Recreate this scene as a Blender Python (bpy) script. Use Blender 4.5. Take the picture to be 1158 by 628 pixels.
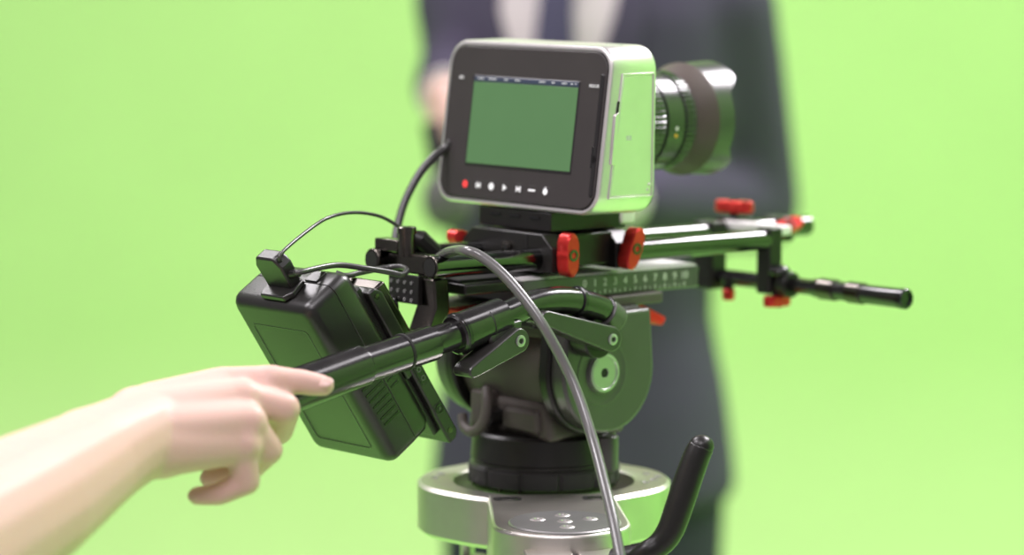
import bpy, bmesh, math, random
from mathutils import Matrix, Vector
from math import sin, cos, pi, radians as rad

for o in list(bpy.data.objects):
    bpy.data.objects.remove(o, do_unlink=True)
SC = bpy.context.scene
COL = SC.collection
random.seed(7)

# ------------------------------------------------------------------ camera
F_PX = 3500.0
PITCH = rad(6.8)
CAM = Vector((0, 0, 1.50))
cd = bpy.data.cameras.new('camera'); camo = bpy.data.objects.new('camera', cd); COL.objects.link(camo)
camo.location = CAM; camo.rotation_euler = (pi/2 - PITCH, 0, 0)
cd.sensor_width = 36; cd.lens = F_PX/1158*36; cd.clip_start = .05
cd.dof.use_dof = True; cd.dof.focus_distance = 1.975
cd.dof.aperture_fstop = (cd.lens/1000)/0.031
cd.dof.aperture_blades = 0
SC.camera = camo

# ------------------------------------------------------------------ world, lights, exposure
w = bpy.data.worlds.new('studio_ambient'); SC.world = w; w.use_nodes = True
bg = w.node_tree.nodes['Background']; bg.inputs[0].default_value = (1.0, .95, 1.0, 1); bg.inputs[1].default_value = .22
def area(name, loc, target, size, power, col=(1, .945, .985), sy=None):
    l = bpy.data.lights.new(name, 'AREA'); l.energy = power; l.color = col
    l.shape = 'RECTANGLE'; l.size = size; l.size_y = sy or size
    o = bpy.data.objects.new(name, l); COL.objects.link(o); o.location = loc
    o.rotation_euler = (Vector(target)-Vector(loc)).to_track_quat('-Z', 'Y').to_euler()
    return o
area('ceiling_softbox', (-.2, .2, 3.3), (-.1, 2.0, 1.3), 1.4, 40, sy=1.0)
area('ceiling_softbox', (2.0, 3.95, 3.9), (.2, 2.3, 1.2), 1.2, 165, sy=.8)
area('ceiling_softbox', (-1.6, 3.9, 3.9), (-.2, 2.3, 1.2), 1.1, 62, sy=.9)
area('ceiling_softbox', (-1.8, 1.6, 3.5), (-.1, 1.9, 1.2), 1.2, 60, sy=1.0)
area('cyclorama_floodlight', (-1.6, 4.6, 4.3), (-1.3, 7.0, 1.2), 2.2, 14, sy=.8)
area('cyclorama_floodlight', (1.7, 4.6, 4.3), (1.6, 7.0, .9), 2.2, 11, sy=.8)
area('cyclorama_floodlight', (2.0, 1.6, 4.3), (3.6, 2.0, .9), 2.4, 48, sy=.8)
SC.view_settings.view_transform = 'Standard'; SC.view_settings.look = 'None'
SC.view_settings.exposure = 0.0; SC.view_settings.gamma = 1; SC.view_settings.use_curve_mapping = False

# ------------------------------------------------------------------ materials
MATS = {}
def mat(name, col, rough=.5, metal=0, spec=.5, nscale=40, namt=.12, bump=.0, bscale=400, sss=0, emit=None, estr=0, coat=0, rvar=0, col2=None):
    m = bpy.data.materials.new(name); m.use_nodes = True; nt = m.node_tree; b = nt.nodes['Principled BSDF']
    b.inputs['Roughness'].default_value = rough; b.inputs['Metallic'].default_value = metal
    b.inputs['Specular IOR Level'].default_value = spec; b.inputs['Coat Weight'].default_value = coat
    tc = nt.nodes.new('ShaderNodeTexCoord'); n = nt.nodes.new('ShaderNodeTexNoise'); n.inputs['Scale'].default_value = nscale
    n.inputs['Detail'].default_value = 4
    nt.links.new(tc.outputs['Object'], n.inputs['Vector'])
    r = nt.nodes.new('ShaderNodeMix'); r.data_type = 'RGBA'
    c2 = col2 or tuple(min(1, c*(1+namt*2)) for c in col)
    r.inputs[6].default_value = (*[c*(1-namt) for c in col], 1); r.inputs[7].default_value = (*c2, 1)
    nt.links.new(n.outputs['Fac'], r.inputs[0]); nt.links.new(r.outputs[2], b.inputs['Base Color'])
    if rvar:
        mr = nt.nodes.new('ShaderNodeMapRange'); mr.inputs['To Min'].default_value = rough-rvar; mr.inputs['To Max'].default_value = rough+rvar
        nt.links.new(n.outputs['Fac'], mr.inputs['Value']); nt.links.new(mr.outputs[0], b.inputs['Roughness'])
    if bump:
        n2 = nt.nodes.new('ShaderNodeTexNoise'); n2.inputs['Scale'].default_value = bscale; nt.links.new(tc.outputs['Object'], n2.inputs['Vector'])
        bp = nt.nodes.new('ShaderNodeBump'); bp.inputs['Strength'].default_value = bump; bp.inputs['Distance'].default_value = .001
        nt.links.new(n2.outputs['Fac'], bp.inputs['Height']); nt.links.new(bp.outputs[0], b.inputs['Normal'])
    if sss:
        b.inputs['Subsurface Weight'].default_value = sss; b.inputs['Subsurface Radius'].default_value = (.9, .35, .2); b.inputs['Subsurface Scale'].default_value = .006
    if emit:
        b.inputs['Emission Color'].default_value = (*emit, 1); b.inputs['Emission Strength'].default_value = estr
    MATS[name] = m; return m
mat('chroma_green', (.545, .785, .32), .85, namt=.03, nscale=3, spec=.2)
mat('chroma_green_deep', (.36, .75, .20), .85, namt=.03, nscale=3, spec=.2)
mat('studio_floor', (.55, .50, .50), .6, namt=.1, nscale=6)
mat('alu', (.84, .80, .79), .36, .85, namt=.04, nscale=60, bump=.05, bscale=1500)
mat('alu_satin', (.66, .62, .58), .38, 1, namt=.06, nscale=50, bump=.05, bscale=1200)
mat('alu_disc', (.36, .35, .35), .4, .8, namt=.08, nscale=80)
mat('black_gloss', (.008, .008, .008), .2, 0, .6, namt=.3, rvar=.05, nscale=90)
mat('black_tube', (.009, .008, .008), .2, 0, .85, namt=.4, rvar=.08, nscale=70)
mat('black_satin', (.012, .011, .010), .34, 0, .42, namt=.3, rvar=.06)
mat('black_matte', (.016, .015, .015), .6, 0, .4, namt=.3)
mat('battery_plastic', (.011, .010, .009), .32, 0, .75, namt=.2, bump=.12, bscale=2200)
mat('rod_metal', (.055, .055, .055), .16, 1, namt=.1)
mat('rod_black', (.095, .095, .095), .15, 1, namt=.08)
mat('bracket_metal', (.10, .09, .08), .25, 1, namt=.3)
mat('head_grey', (.092, .080, .070), .55, 0, .4, namt=.1, bump=.15, bscale=1500)
mat('head_green_side', (.05, .047, .045), .36, 0, .9, namt=.1)
mat('plate_alu', (.11, .11, .105), .32, .35, namt=.06)
mat('lit_plate_top', (.90, .87, .87), .55, .15, namt=.05)  # near-white: strong overhead light is put into the colour
mat('pale_cap', (.42, .44, .40), .35, .6, namt=.05)
mat('lever_black', (.028, .026, .025), .3, 0, .8, namt=.2)
mat('red_anodised', (.62, .035, .03), .3, .55, namt=.15)
mat('red_plastic', (.85, .03, .03), .45, 0, .2, namt=.1)
mat('steel', (.55, .54, .52), .22, 1, namt=.08)
mat('bezel', (.042, .036, .036), .55, 0, .35, namt=.1)
mat('bezel_dark', (.018, .016, .017), .4, 0, .4)
mat('screen', (.03, .06, .03), .25, 0, .5, emit=(.092, .20, .075), estr=.85, namt=.1, nscale=30)
mat('screen_bar', (.03, .035, .05), .3, emit=(.02, .03, .06), estr=.8)
mat('icon_white', (.8, .8, .8), .5, emit=(.8, .8, .8), estr=.35)
mat('icon_red', (.8, .05, .05), .5, emit=(.9, .05, .05), estr=.5)
mat('paint_white', (.75, .76, .7), .5)
mat('paint_mark', (.50, .58, .45), .5)
mat('paint_dark', (.05, .06, .04), .5)
mat('paint_yellow', (.8, .45, .05), .5)
mat('lens_black', (.02, .02, .02), .24, 0, .9, namt=.1)
mat('lens_rear', (.075, .058, .05), .5, 0, .4, namt=.1)
mat('hood', (.03, .03, .03), .3, 0, 1.0, namt=.05)
mat('glass', (.01, .012, .02), .03, 0, .9)
mat('cable_grey', (.12, .115, .115), .24, 0, .8, namt=.1)
mat('cable_dark', (.05, .047, .047), .32, 0, .6)
mat('skin', (.68, .455, .40), .48, 0, .35, nscale=22, namt=.05, sss=.12, col2=(.72, .45, .39), bump=.12, bscale=500)
mat('nail', (.70, .47, .41), .28, 0, .5, namt=.03)
mat('suit', (.058, .050, .080), .85, 0, .2, nscale=200, namt=.15)
mat('trousers', (.035, .034, .05), .85, 0, .2, nscale=200, namt=.15)
mat('shirt', (.60, .53, .55), .8, 0, .2, namt=.04)
mat('tie', (.055, .05, .10), .6, 0, .3, namt=.2)
mat('hair', (.04, .025, .018), .6, namt=.4)
mat('shoe', (.02, .018, .016), .3)
mat('mic_foam', (.10, .095, .095), .9, namt=.3)
mat('tshirt', (.20, .20, .22), .9, namt=.1)
mat('jeans', (.05, .07, .13), .9, namt=.2)

# ------------------------------------------------------------------ frames
YAW, NOSE = rad(48.3), rad(.8)
ORG = Vector((.0073, 2.108, 1.353))
def frame(dl=0, extra=None, shift=(0, 0, 0)):
    M = Matrix.Translation(ORG) @ Matrix.Rotation(-YAW, 4, 'Z') @ Matrix.Rotation(-dl, 4, 'X')
    M = M @ Matrix.Translation(Vector(shift)*.001)
    if extra: M = M @ extra
    return M
RIG = frame(NOSE)                       # x right of the rig, y forward, z up, millimetres
LEV = frame(0)
HEADC = Vector((0, 20, 0))
STAND = Matrix.Translation(LEV @ Vector((0, .020, 0)))          # world aligned, at the tripod axis
BAT = frame(NOSE, Matrix.Rotation(rad(34), 4, 'X'), (0, -219, -107))  # battery: x right, y inward, z along its height
WORLD = Matrix.Identity(4)
FW = Vector((0, cos(PITCH), -sin(PITCH))); UP = Vector((0, sin(PITCH), cos(PITCH)))
def at(x, y, d):                        # a point of the place at viewing depth d (metres)
    return CAM + (Vector((1, 0, 0))*(x-579)/F_PX + UP*(314-y)/F_PX + FW)*d
def rig_mm(p): return (RIG.inverted() @ p)*1000

# ------------------------------------------------------------------ mesh building
class MB:
    def __init__(s): s.v = []; s.f = []
    def add(s, vs, fs):
        n = len(s.v); s.v += [Vector(p) for p in vs]; s.f += [[i+n for i in q] for q in fs]; return s
    def box(s, x0, x1, y0, y1, z0, z1):
        v = [(x, y, z) for z in (z0, z1) for y in (y0, y1) for x in (x0, x1)]
        return s.add(v, [(0, 2, 3, 1), (4, 5, 7, 6), (0, 1, 5, 4), (2, 6, 7, 3), (0, 4, 6, 2), (1, 3, 7, 5)])
    def shift(s, d): s.v = [p+Vector(d) for p in s.v]; return s
    def prism(s, pts, lo, hi, axis):    # polygon in the two other axes (cyclic order) extruded along axis
        def mk(p, t):
            if axis == 0: return (t, p[0], p[1])
            if axis == 1: return (p[0], t, p[1])
            return (p[0], p[1], t)
        n = len(pts); v = [mk(p, lo) for p in pts]+[mk(p, hi) for p in pts]
        return s.add(v, [list(range(n))[::-1], list(range(n, 2*n))]+[(i, (i+1) % n, (i+1) % n+n, i+n) for i in range(n)])
    def rings(s, rings, cap0=True, cap1=True, closed=True):
        n = len(rings[0]); v = [p for r in rings for p in r]; f = []
        for k in range(len(rings)-1):
            for i in range(n if closed else n-1):
                j = (i+1) % n; f.append((k*n+i, k*n+j, (k+1)*n+j, (k+1)*n+i))
        if cap0: f.append(list(range(n))[::-1])
        if cap1: f.append([(len(rings)-1)*n+i for i in range(n)])
        return s.add(v, f)
    def lathe(s, c, d, prof, n=40, cap0=True, cap1=True):   # prof: (distance along d, radius)
        c = Vector(c); d = Vector(d).normalized(); e = d.orthogonal().normalized(); g = d.cross(e)
        rs = [[c+d*t+(e*cos(2*pi*i/n)+g*sin(2*pi*i/n))*r for i in range(n)] for t, r in prof]
        return s.rings(rs, cap0, cap1)
    def cyl(s, p, q, r, r2=None, n=32):
        p = Vector(p); q = Vector(q); return s.lathe(p, q-p, [(0, r), ((q-p).length, r if r2 is None else r2)], n)
    def tube(s, pts, rad_, n=12, flat=None):
        pts = [Vector(p) for p in pts]; N = len(pts); rs = []
        if not hasattr(rad_, '__len__'): rad_ = [rad_]*N
        prev = None
        for i in range(N):
            t = (pts[min(i+1, N-1)]-pts[max(i-1, 0)]).normalized()
            if prev is None: e = t.orthogonal().normalized()
            else: e = (prev-t*prev.dot(t)).normalized()
            prev = e; g = t.cross(e)
            rs.append([pts[i]+(e*cos(2*pi*k/n)+g*sin(2*pi*k/n))*rad_[i] for k in range(n)])
        return s.rings(rs)
    def caps(s, p, q, r, r2, n=16, m=5):          # capsule with two radii
        p = Vector(p); q = Vector(q); d = q-p; L = d.length; prof = []
        for k in range(m+1): a = pi/2*(1-k/m); prof.append((-r*sin(a), max(r*cos(a), .01*r)))
        for k in range(m+1): a = pi/2*k/m; prof.append((L+r2*sin(a), max(r2*cos(a), .01*r2)))
        return s.lathe(p, d, prof, n)
    def ball(s, c, rx, ry, rz, n=20, m=12):
        c = Vector(c); rs = []
        for k in range(m+1):
            a = -pi/2+pi*k/m; rr = max(cos(a), .02)
            rs.append([c+Vector((rx*rr*cos(2*pi*i/n), ry*rr*sin(2*pi*i/n), rz*sin(a))) for i in range(n)])
        return s.rings(rs)
def spline(pts, k=8):
    pts = [Vector(p) for p in pts]; P = [pts[0]*2-pts[1]]+pts+[pts[-1]*2-pts[-2]]; out = []
    for i in range(1, len(P)-2):
        for j in range(k):
            t = j/k; a, b, c, d = P[i-1], P[i], P[i+1], P[i+2]
            out.append(.5*((2*b)+(c-a)*t+(2*a-5*b+4*c-d)*t*t+(3*b-a-3*c+d)*t**3))
    return out+[pts[-1]]
def rrect(w, h, r, n=6):
    out = []
    for cx, cy, a0 in ((w/2-r, h/2-r, 0), (-w/2+r, h/2-r, pi/2), (-w/2+r, -h/2+r, pi), (w/2-r, -h/2+r, 3*pi/2)):
        for k in range(n+1): a = a0+pi/2*k/n; out.append((cx+r*cos(a), cy+r*sin(a)))
    return out
def to_mesh(name, mb, base, matname, sharp=35, smooth=True):
    me = bpy.data.meshes.new(name)
    me.from_pydata([(p-base)*.001 for p in mb.v], [], mb.f)
    bm = bmesh.new(); bm.from_mesh(me); bmesh.ops.recalc_face_normals(bm, faces=bm.faces); bm.to_mesh(me); bm.free()
    if smooth:
        for p in me.polygons: p.use_smooth = True
        if sharp: me.set_sharp_from_angle(angle=rad(sharp))
    me.materials.append(MATS[matname]); return me
def tag(o, label, cat, group=None):
    o['label'] = label; o['category'] = cat
    if group: o['group'] = group
class Thing:
    def __init__(s, name, fr, base, label, cat, group=None):
        s.base = Vector(base); s.fr = fr
        s.o = bpy.data.objects.new(name, None); s.o.empty_display_size = .03; COL.objects.link(s.o)
        s.o.matrix_world = fr @ Matrix.Translation(s.base*.001); tag(s.o, label, cat, group)
    def part(s, name, mb, m, parent=None, bevel=0, seg=2, sharp=35, label=None, smooth=True):
        o = bpy.data.objects.new(name, to_mesh(name, mb, s.base, m, sharp, smooth)); COL.objects.link(o); o.parent = parent or s.o
        if bevel:
            b = o.modifiers.new('bevel', 'BEVEL'); b.width = bevel*.001; b.segments = seg; b.limit_method = 'ANGLE'; b.angle_limit = rad(40)
        if label: o['label'] = label
        return o
    def share(s, name, src, loc, parent=None, rot=None):     # another copy of a piece's mesh
        o = bpy.data.objects.new(name, src.data); COL.objects.link(o); o.parent = parent or s.o; o.location = Vector(loc)*.001
        if rot: o.rotation_euler = rot
        return o
    def text(s, name, body, size, M, m, parent=None, ext=.08):   # M: 4x4 in frame mm, text drawn in its xy plane, centred
        cu = bpy.data.curves.new(name, 'FONT'); cu.body = body; cu.size = size; cu.align_x = 'CENTER'; cu.align_y = 'CENTER'; cu.extrude = ext; cu.resolution_u = 3
        t = bpy.data.objects.new('tmp', cu); COL.objects.link(t)
        dg = bpy.context.evaluated_depsgraph_get(); me = bpy.data.meshes.new_from_object(t.evaluated_get(dg))
        bpy.data.objects.remove(t, do_unlink=True)
        me.transform(Matrix.Scale(.001, 4) @ Matrix.Translation(-s.base) @ M); me.materials.clear(); me.materials.append(MATS[m])
        o = bpy.data.objects.new(name, me); COL.objects.link(o); o.parent = parent or s.o; return o
def single(name, fr, base, mb, m, label, cat, group=None, sharp=35):
    base = Vector(base); o = bpy.data.objects.new(name, to_mesh(name, mb, base, m, sharp)); COL.objects.link(o)
    o.matrix_world = fr @ Matrix.Translation(base*.001); tag(o, label, cat, group); return o
def struct(name, mb, m):
    o = bpy.data.objects.new(name, to_mesh(name, mb, Vector((0, 0, 0)), m, 60)); COL.objects.link(o); o['kind'] = 'structure'; return o

# ------------------------------------------------------------------ setting: a green cyclorama (back, right, floor), coved corners
XL, XR, YB, HT, CR = -5200, 3400, 6600, 4200, 600
fl = MB(); fl.box(XL, XR-CR, 1250, YB-CR, -60, 0); struct('floor', fl, 'chroma_green_deep')
fl = MB(); fl.box(XL, XR-CR, -2600, 1250, -60, -2); struct('floor', fl, 'studio_floor')
def cove(lo, hi, wall, axis, sgn):
    pr = []
    for k in range(13): a = pi/2*k/12; pr.append((wall-CR+CR*sin(a), CR-CR*cos(a)))
    pr += [(wall, HT), (wall+80, HT), (wall+80, -60), (wall-CR, -60)]
    m = MB(); m.prism(pr, lo, hi, axis); return m
struct('wall_back', cove(XL, XR+80, YB, 0, 1), 'chroma_green')
pr = []
for k in range(13): a = pi/2*k/12; pr.append((XR-CR+CR*sin(a), CR-CR*cos(a)))
pr += [(XR, HT), (XR+80, HT), (XR+80, -60), (XR-CR, -60)]
m = MB(); m.prism(pr, 700, YB, 1); struct('wall_right', m, 'chroma_green_deep')

# ------------------------------------------------------------------ cinema camera
WEDGE = rad(7.3)
T = Thing('video_camera', RIG, (0, 20, -57), 'silver cinema camera with black rear bezel, lit touchscreen and dark hooded lens', 'camera')
def back(x, h, out=0):                 # point on the slanted back face, h up the face, out = outwards (towards the operator)
    return Vector((x, h*sin(WEDGE)-out*cos(WEDGE), h*cos(WEDGE)+out*sin(WEDGE)))
def loft(levels, W=166, H=113.5):      # levels: (t 0 back..1 front, inset)
    rs = []
    for t, ins, r in levels:
        ring = []
        for x, z in rrect(W-2*ins, H-2*ins, r, 8):
            b = back(x, z); f = Vector((x, 47, z)); ring.append(b.lerp(f, t))
        rs.append(ring)
    return rs
m = MB(); m.rings(loft([(.06, 3.6, 13), (-.012, 3.2, 13.5), (-.015, 1.6, 15), (.0, .5, 16), (.04, 0, 16), (.9, 0, 16), (.965, .8, 16), (1, 3, 14)]))
body = T.part('body_shell', m, 'alu', label='silver aluminium body')
def rpanel(w, h, r, o0, o1, cx=0, ch=0, n=8):
    q = MB(); q.rings([[back(x+cx, z+ch, o) for x, z in rrect(w-2*i, h-2*i, max(r-i, .3), n)] for o, i in ((o0, 0), (o1-.5, 0), (o1, .5))]); return q
bez = T.part('rear_bezel', rpanel(158, 105, 13, -4, 1.2), 'bezel', label='dark grey rear bezel')
# raised inner field and screen recess
T.part('bezel_edge_strip', MB().rings([[back(x, z, o) for x, z in rrect(3.2, 62, 1.5, 3)] for o in (-1,)]) if False else rpanel(3.6, 60, 1.5, 0, 2.0, 75.5, 8), 'bezel_dark', bez)
T.part('bezel_edge_strip', rpanel(3.6, 28, 1.5, 0, 2.0, 75.5, -30), 'bezel_dark', bez)
T.part('latch_slot', rpanel(5, 15, 1, 0, 1.6, 74.5, -17.5), 'black_gloss', bez)
scrn = T.part('screen', rpanel(109, 63.5, .8, 0, 1.5, 0, 1.0), 'bezel_dark', label='glossy black screen surround')
T.part('screen_picture', rpanel(106.5, 57, .4, 0, 1.75, 0, -.2), 'screen', scrn, label='screen showing plain green picture')
T.part('status_bar', rpanel(106.5, 4.0, .3, 0, 1.78, 0, 30.2), 'screen_bar', scrn)
for x, wd in ((-46, 7), (-34, 9), (-20, 5), (-8, 6), (17, 7), (28, 4), (39, 6), (46.5, 3), (50.5, 2.4)):
    T.part('status_readout', rpanel(wd, 1.3, .3, 0, 1.95, x, 30.3, 2), 'icon_white', scrn)
# buttons along the bottom: record, previous, stop, play, next, menu, power
def disc(cx, ch, r): 
    q = MB(); q.rings([[back(cx+r*cos(2*pi*k/20), ch+r*sin(2*pi*k/20), o) for k in range(20)] for o in (.6, 1.55)]); return q
def poly(pts, cx, ch): 
    q = MB(); q.rings([[back(cx+x, ch+z, o) for x, z in pts] for o in (.6, 1.55)]); return q
HB = -43.4
for i, x in enumerate((-51.5, -37.5, -24, -10.4, 3.6, 17.3, 31)):
    bt = T.part('button', rpanel(9.5, 8, 2, 0, 1.32, x, HB, 4), 'bezel')
    if i == 0: T.part('record_icon', disc(x, HB, 2.5), 'icon_red', bt, label='red record dot')
    elif i == 1:
        T.part('previous_icon', poly([(2, 2), (-1.2, 0), (2, -2)], x, HB), 'icon_white', bt); T.part('previous_icon', poly([(-2.4, -2), (-1.2, -2), (-1.2, 2), (-2.4, 2)], x, HB), 'icon_white', bt)
    elif i == 2: T.part('stop_icon', disc(x, HB, 2.5), 'icon_white', bt)
    elif i == 3: T.part('play_icon', poly([(-1.6, -2.3), (2.2, 0), (-1.6, 2.3)], x, HB), 'icon_white', bt)
    elif i == 4:
        T.part('next_icon', poly([(-2, 2), (-2, -2), (1.2, 0)], x, HB), 'icon_white', bt); T.part('next_icon', poly([(2.4, -2), (2.4, 2), (1.2, 2), (1.2, -2)], x, HB), 'icon_white', bt)
    elif i == 5: T.part('menu_icon', rpanel(7.5, 1.9, .8, .5, 1.55, x, HB, 3), 'icon_white', bt)
    else:
        T.part('power_icon', disc(x, HB, 2.2), 'icon_white', bt); T.part('power_icon', poly([(-.5, 0), (.5, 0), (.5, 3.2), (-.5, 3.2)], x, HB), 'icon_white', bt)
BK = Matrix.Rotation(pi/2-WEDGE, 4, 'X')
def backtext(name, s, size, x, h): T.text(name, s, size, Matrix.Translation(back(x, h, 1.35)) @ BK, 'icon_white')
def mkbutton(x, h, wd):
    T.part('side_button', rpanel(wd, 6, 2, 0, 1.32, x, h, 4), 'bezel')
mkbutton(-67, 30, 8); mkbutton(68, 29.5, 11)
backtext('iris_lettering', 'IRIS', 3.0, -67, 30.3); backtext('focus_lettering', 'FOCUS', 3.0, 68, 29.8)
# right-hand side door
DP = [(15, 36.5), (41.5, 37), (41.5, -43), (4, -43)]
def sidepoly(pts, x0, x1): q = MB(); q.prism(pts, x0, x1, 0); return q
dr = T.part('side_door', sidepoly(DP, 82, 83.5), 'alu', bevel=.4, label='silver media door on the right side')
cen = Vector((26, -3))
OUT = [(13.9, 37.8), (42.6, 38.2), (42.6, -44.3), (2.6, -44.3)]
def strip(p, q, wd=.9):
    p = Vector(p); q = Vector(q); d = (q-p).normalized(); nn = Vector((-d.y, d.x))*wd/2; e = d*wd/2
    return sidepoly([p-e+nn, p-e-nn, q+e-nn, q+e+nn], 82.6, 84.1)
for i in range(4): T.part('door_rim', strip(OUT[i], OUT[(i+1) % 4], 1.0), 'alu', dr, bevel=.2)
T.part('door_grip', sidepoly([(6.5, 11), (10, 13), (8, -22), (3.3, -22)], 82.6, 84.6), 'alu', dr, bevel=.6)
T.part('door_grip_shadow', sidepoly([(9.9, 20), (11.5, 20), (10.3, 12), (8.6, 12)], 82.6, 84.0), 'black_satin', dr)
for k in range(2): T.part('door_mark', sidepoly([(18+k*2.6, -3), (20+k*2.6, -3), (20+k*2.6, -6.2), (18+k*2.6, -6.2)], 83, 83.62), 'paint_mark', dr)
for z in (-40, -36.5): T.part('door_screw', MB().cyl((83.2, 39 if z < -38 else 40.2, z), (84.3, 39 if z < -38 else 40.2, z), 1.1, n=12), 'alu', dr)
for k in range(3): T.part('top_mark', MB().box(52+k*5.2, 56+k*5.2, 27, 30, 56.5, 56.95), 'paint_mark')
T.part('strap_lug', MB().box(-84, -82.5, 6, 12, 8, 30), 'alu', bevel=.5)
T.part('side_port', MB().box(-84.5, -82.5, 14, 24, -28, -14), 'black_satin', bevel=.5)
# lens
LC = (0, 0, 0)
lens = T.part('lens', MB().lathe(LC, (0, 1, 0), [(46, 30), (56, 30), (56, 33), (70, 33), (70, 34.5), (96, 34.5), (96, 33.2), (106, 33.2), (106.5, 34.6), (121, 34.6), (121.4, 33.4), (123, 33.4), (123.4, 33), (134, 33), (143, 30)], 64), 'lens_black', label='dark photographic lens barrel')
def knurl(a0, a1, r, cnt, dep):
    q = MB(); rs = []
    for a, k in ((a0, .96), (a0+.6, 1), (a1-.6, 1), (a1, .96)):
        ring = []
        for i in range(cnt*4):
            t = 2*pi*i/(cnt*4); rr = r*k-(dep if i % 4 in (2, 3) else 0); ring.append(Vector((rr*cos(t), a, rr*sin(t))))
        rs.append(ring)
    q.rings(rs); return q
T.part('zoom_ring', knurl(76, 103, 35.6, 60, .9), 'lens_black', lens)
T.part('focus_ring', knurl(124, 133.5, 35.2, 56, 1.5), 'lens_black', lens)
for u_, y_, mm in ((-4, 114, 'paint_white'), (-9, 114, 'paint_yellow')):
    T.part('index_mark', MB().cyl((math.sqrt(34.6**2-u_*u_)-1, y_, u_), (math.sqrt(34.6**2-u_*u_)+.3, y_, u_), 1.3, n=10), mm, lens)
T.part('hood_collar', MB().lathe(LC, (0, 1, 0), [(133.6, 28), (134.2, 31.5), (135, 32), (149, 40), (151, 40.3), (151.5, 36)], 64), 'lens_rear', lens, label='dark brown hood mounting collar')
def hood():
    q = MB(); n = 96; o1 = []; o2 = []; i1 = []; i2 = []
    for k in range(n):
        t = 2*pi*k/n; s_ = abs(sin(t)); x = min(1, max(0, (s_-.45)/.35)); pe = x*x*(3-2*x); top = sin(t) > 0
        end = 166+pe*(13 if top else 10)
        for lst, r0, a in ((o1, 39.4, 148), (o2, 39.4+(end-148)*.045, end), (i2, 37.6+(end-148)*.045, end), (i1, 37.6, 148)):
            lst.append(Vector((r0*cos(t), a, r0*sin(t))))
    q.rings([o1, o2, i2, i1, o1], False, False); return q
T.part('lens_hood', hood(), 'hood', lens, label='black petal-shaped lens hood')
T.part('front_element', MB().lathe(LC, (0, 1, 0), [(140, 33), (146, 32), (150, 24), (152, 8), (152.2, .2)], 40), 'glass', lens)

# ------------------------------------------------------------------ rod rig under the camera
T = Thing('rod_support_rig', RIG, (0, 20, -97), 'black twin-rod support rig with red thumb knobs under the silver camera', 'camera rig')
T.part('camera_plate', MB().box(-38, 36, -6, 64, -70, -57), 'black_satin', bevel=.8)
for x in (-20, 0, 20): T.part('plate_groove', MB().box(x-5, x+5, -6.8, -5.5, -62, -60.5), 'black_gloss')
T.part('plate_latch', MB().box(30, 37.5, 58, 72, -68, -58), 'lit_plate_top', bevel=2)  # white highlight painted on through the bright top material
bp = T.part('base_plate', MB().prism([(-46, -97), (46, -97), (46, -80), (36, -71), (-36, -71), (-46, -80)], -14, 0, 1), 'black_satin', bevel=1)
T.part('base_plate', MB().box(-40, 40, 0, 48, -94, -72), 'black_satin', bevel=1)
T.part('base_plate', MB().prism([(-46, -97), (46, -97), (46, -80), (36, -71), (-36, -71), (-46, -80)], 46, 62, 1), 'black_satin', bevel=1)
T.part('clamp_screw', MB().cyl((2, -16, -82), (2, -13, -82), 4.4, n=20), 'bracket_metal', bp)
T.part('clamp_screw_socket', MB().cyl((2, -16.4, -82), (2, -15.5, -82), 2.2, n=6), 'black_matte', bp)
T.part('plate_joint', MB().box(20, 21.5, -14.5, -13.5, -96, -72), 'black_matte', bp)
for x, y1 in ((30, 210), (-30, 318)):
    rd = T.part('rod', MB().cyl((x, -107, -88), (x, y1, -88), 7.5, n=40), 'rod_black')
    T.part('rod_end_rim', MB().lathe((x, -107.5, -88), (0, 1, 0), [(0, 6), (0, 7.2), (.5, 7.7), (2, 7.8), (2.4, 7)], 32, False, False), 'bracket_metal', rd)
    T.part('rod_bore', MB().cyl((x, -107.8, -88), (x, -106.5, -88), 5.8, n=28), 'black_matte', rd)
def knob(c, axis, mname='red_anodised', R=13, th=11, rot=0):
    ax = Vector(axis).normalized(); e = Vector((0, 0, 1)) if abs(ax.z) < .9 else Vector((0, 1, 0)); e = (e-ax*e.dot(ax)).normalized(); g = ax.cross(e); c = Vector(c)
    def ring(t, k):
        out = []
        for i in range(48):
            a = 2*pi*i/48; r = k*(R*(.66+.34*cos(2*(a+rot))+.10*cos(4*(a+rot)))+.6); out.append(c+ax*t+(e*cos(a)+g*sin(a))*r)
        return out
    kn = T.part('knob', MB().rings([ring(0, .88), ring(1, 1), ring(th-1.2, 1), ring(th, .88)]), mname, label='red anodised thumb knob')
    T.part('knob_screw', MB().lathe(c, ax, [(th-.5, 4), (th+.6, 4), (th+.6, 2.2), (th-.2, 2.1)], 20), 'bracket_metal', kn)
    T.part('knob_shaft', MB().cyl(c-ax*9, c+ax*.5, 3.6, n=16), 'black_satin', kn)
knob((47, -5, -84), (1, 0, 0)); knob((47, 54, -83), (1, 0, 0), rot=.35)
knob((-47, -5, -83), (-1, 0, 0), rot=1.2); knob((-47, 54, -83), (-1, 0, 0), rot=.6)
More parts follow.
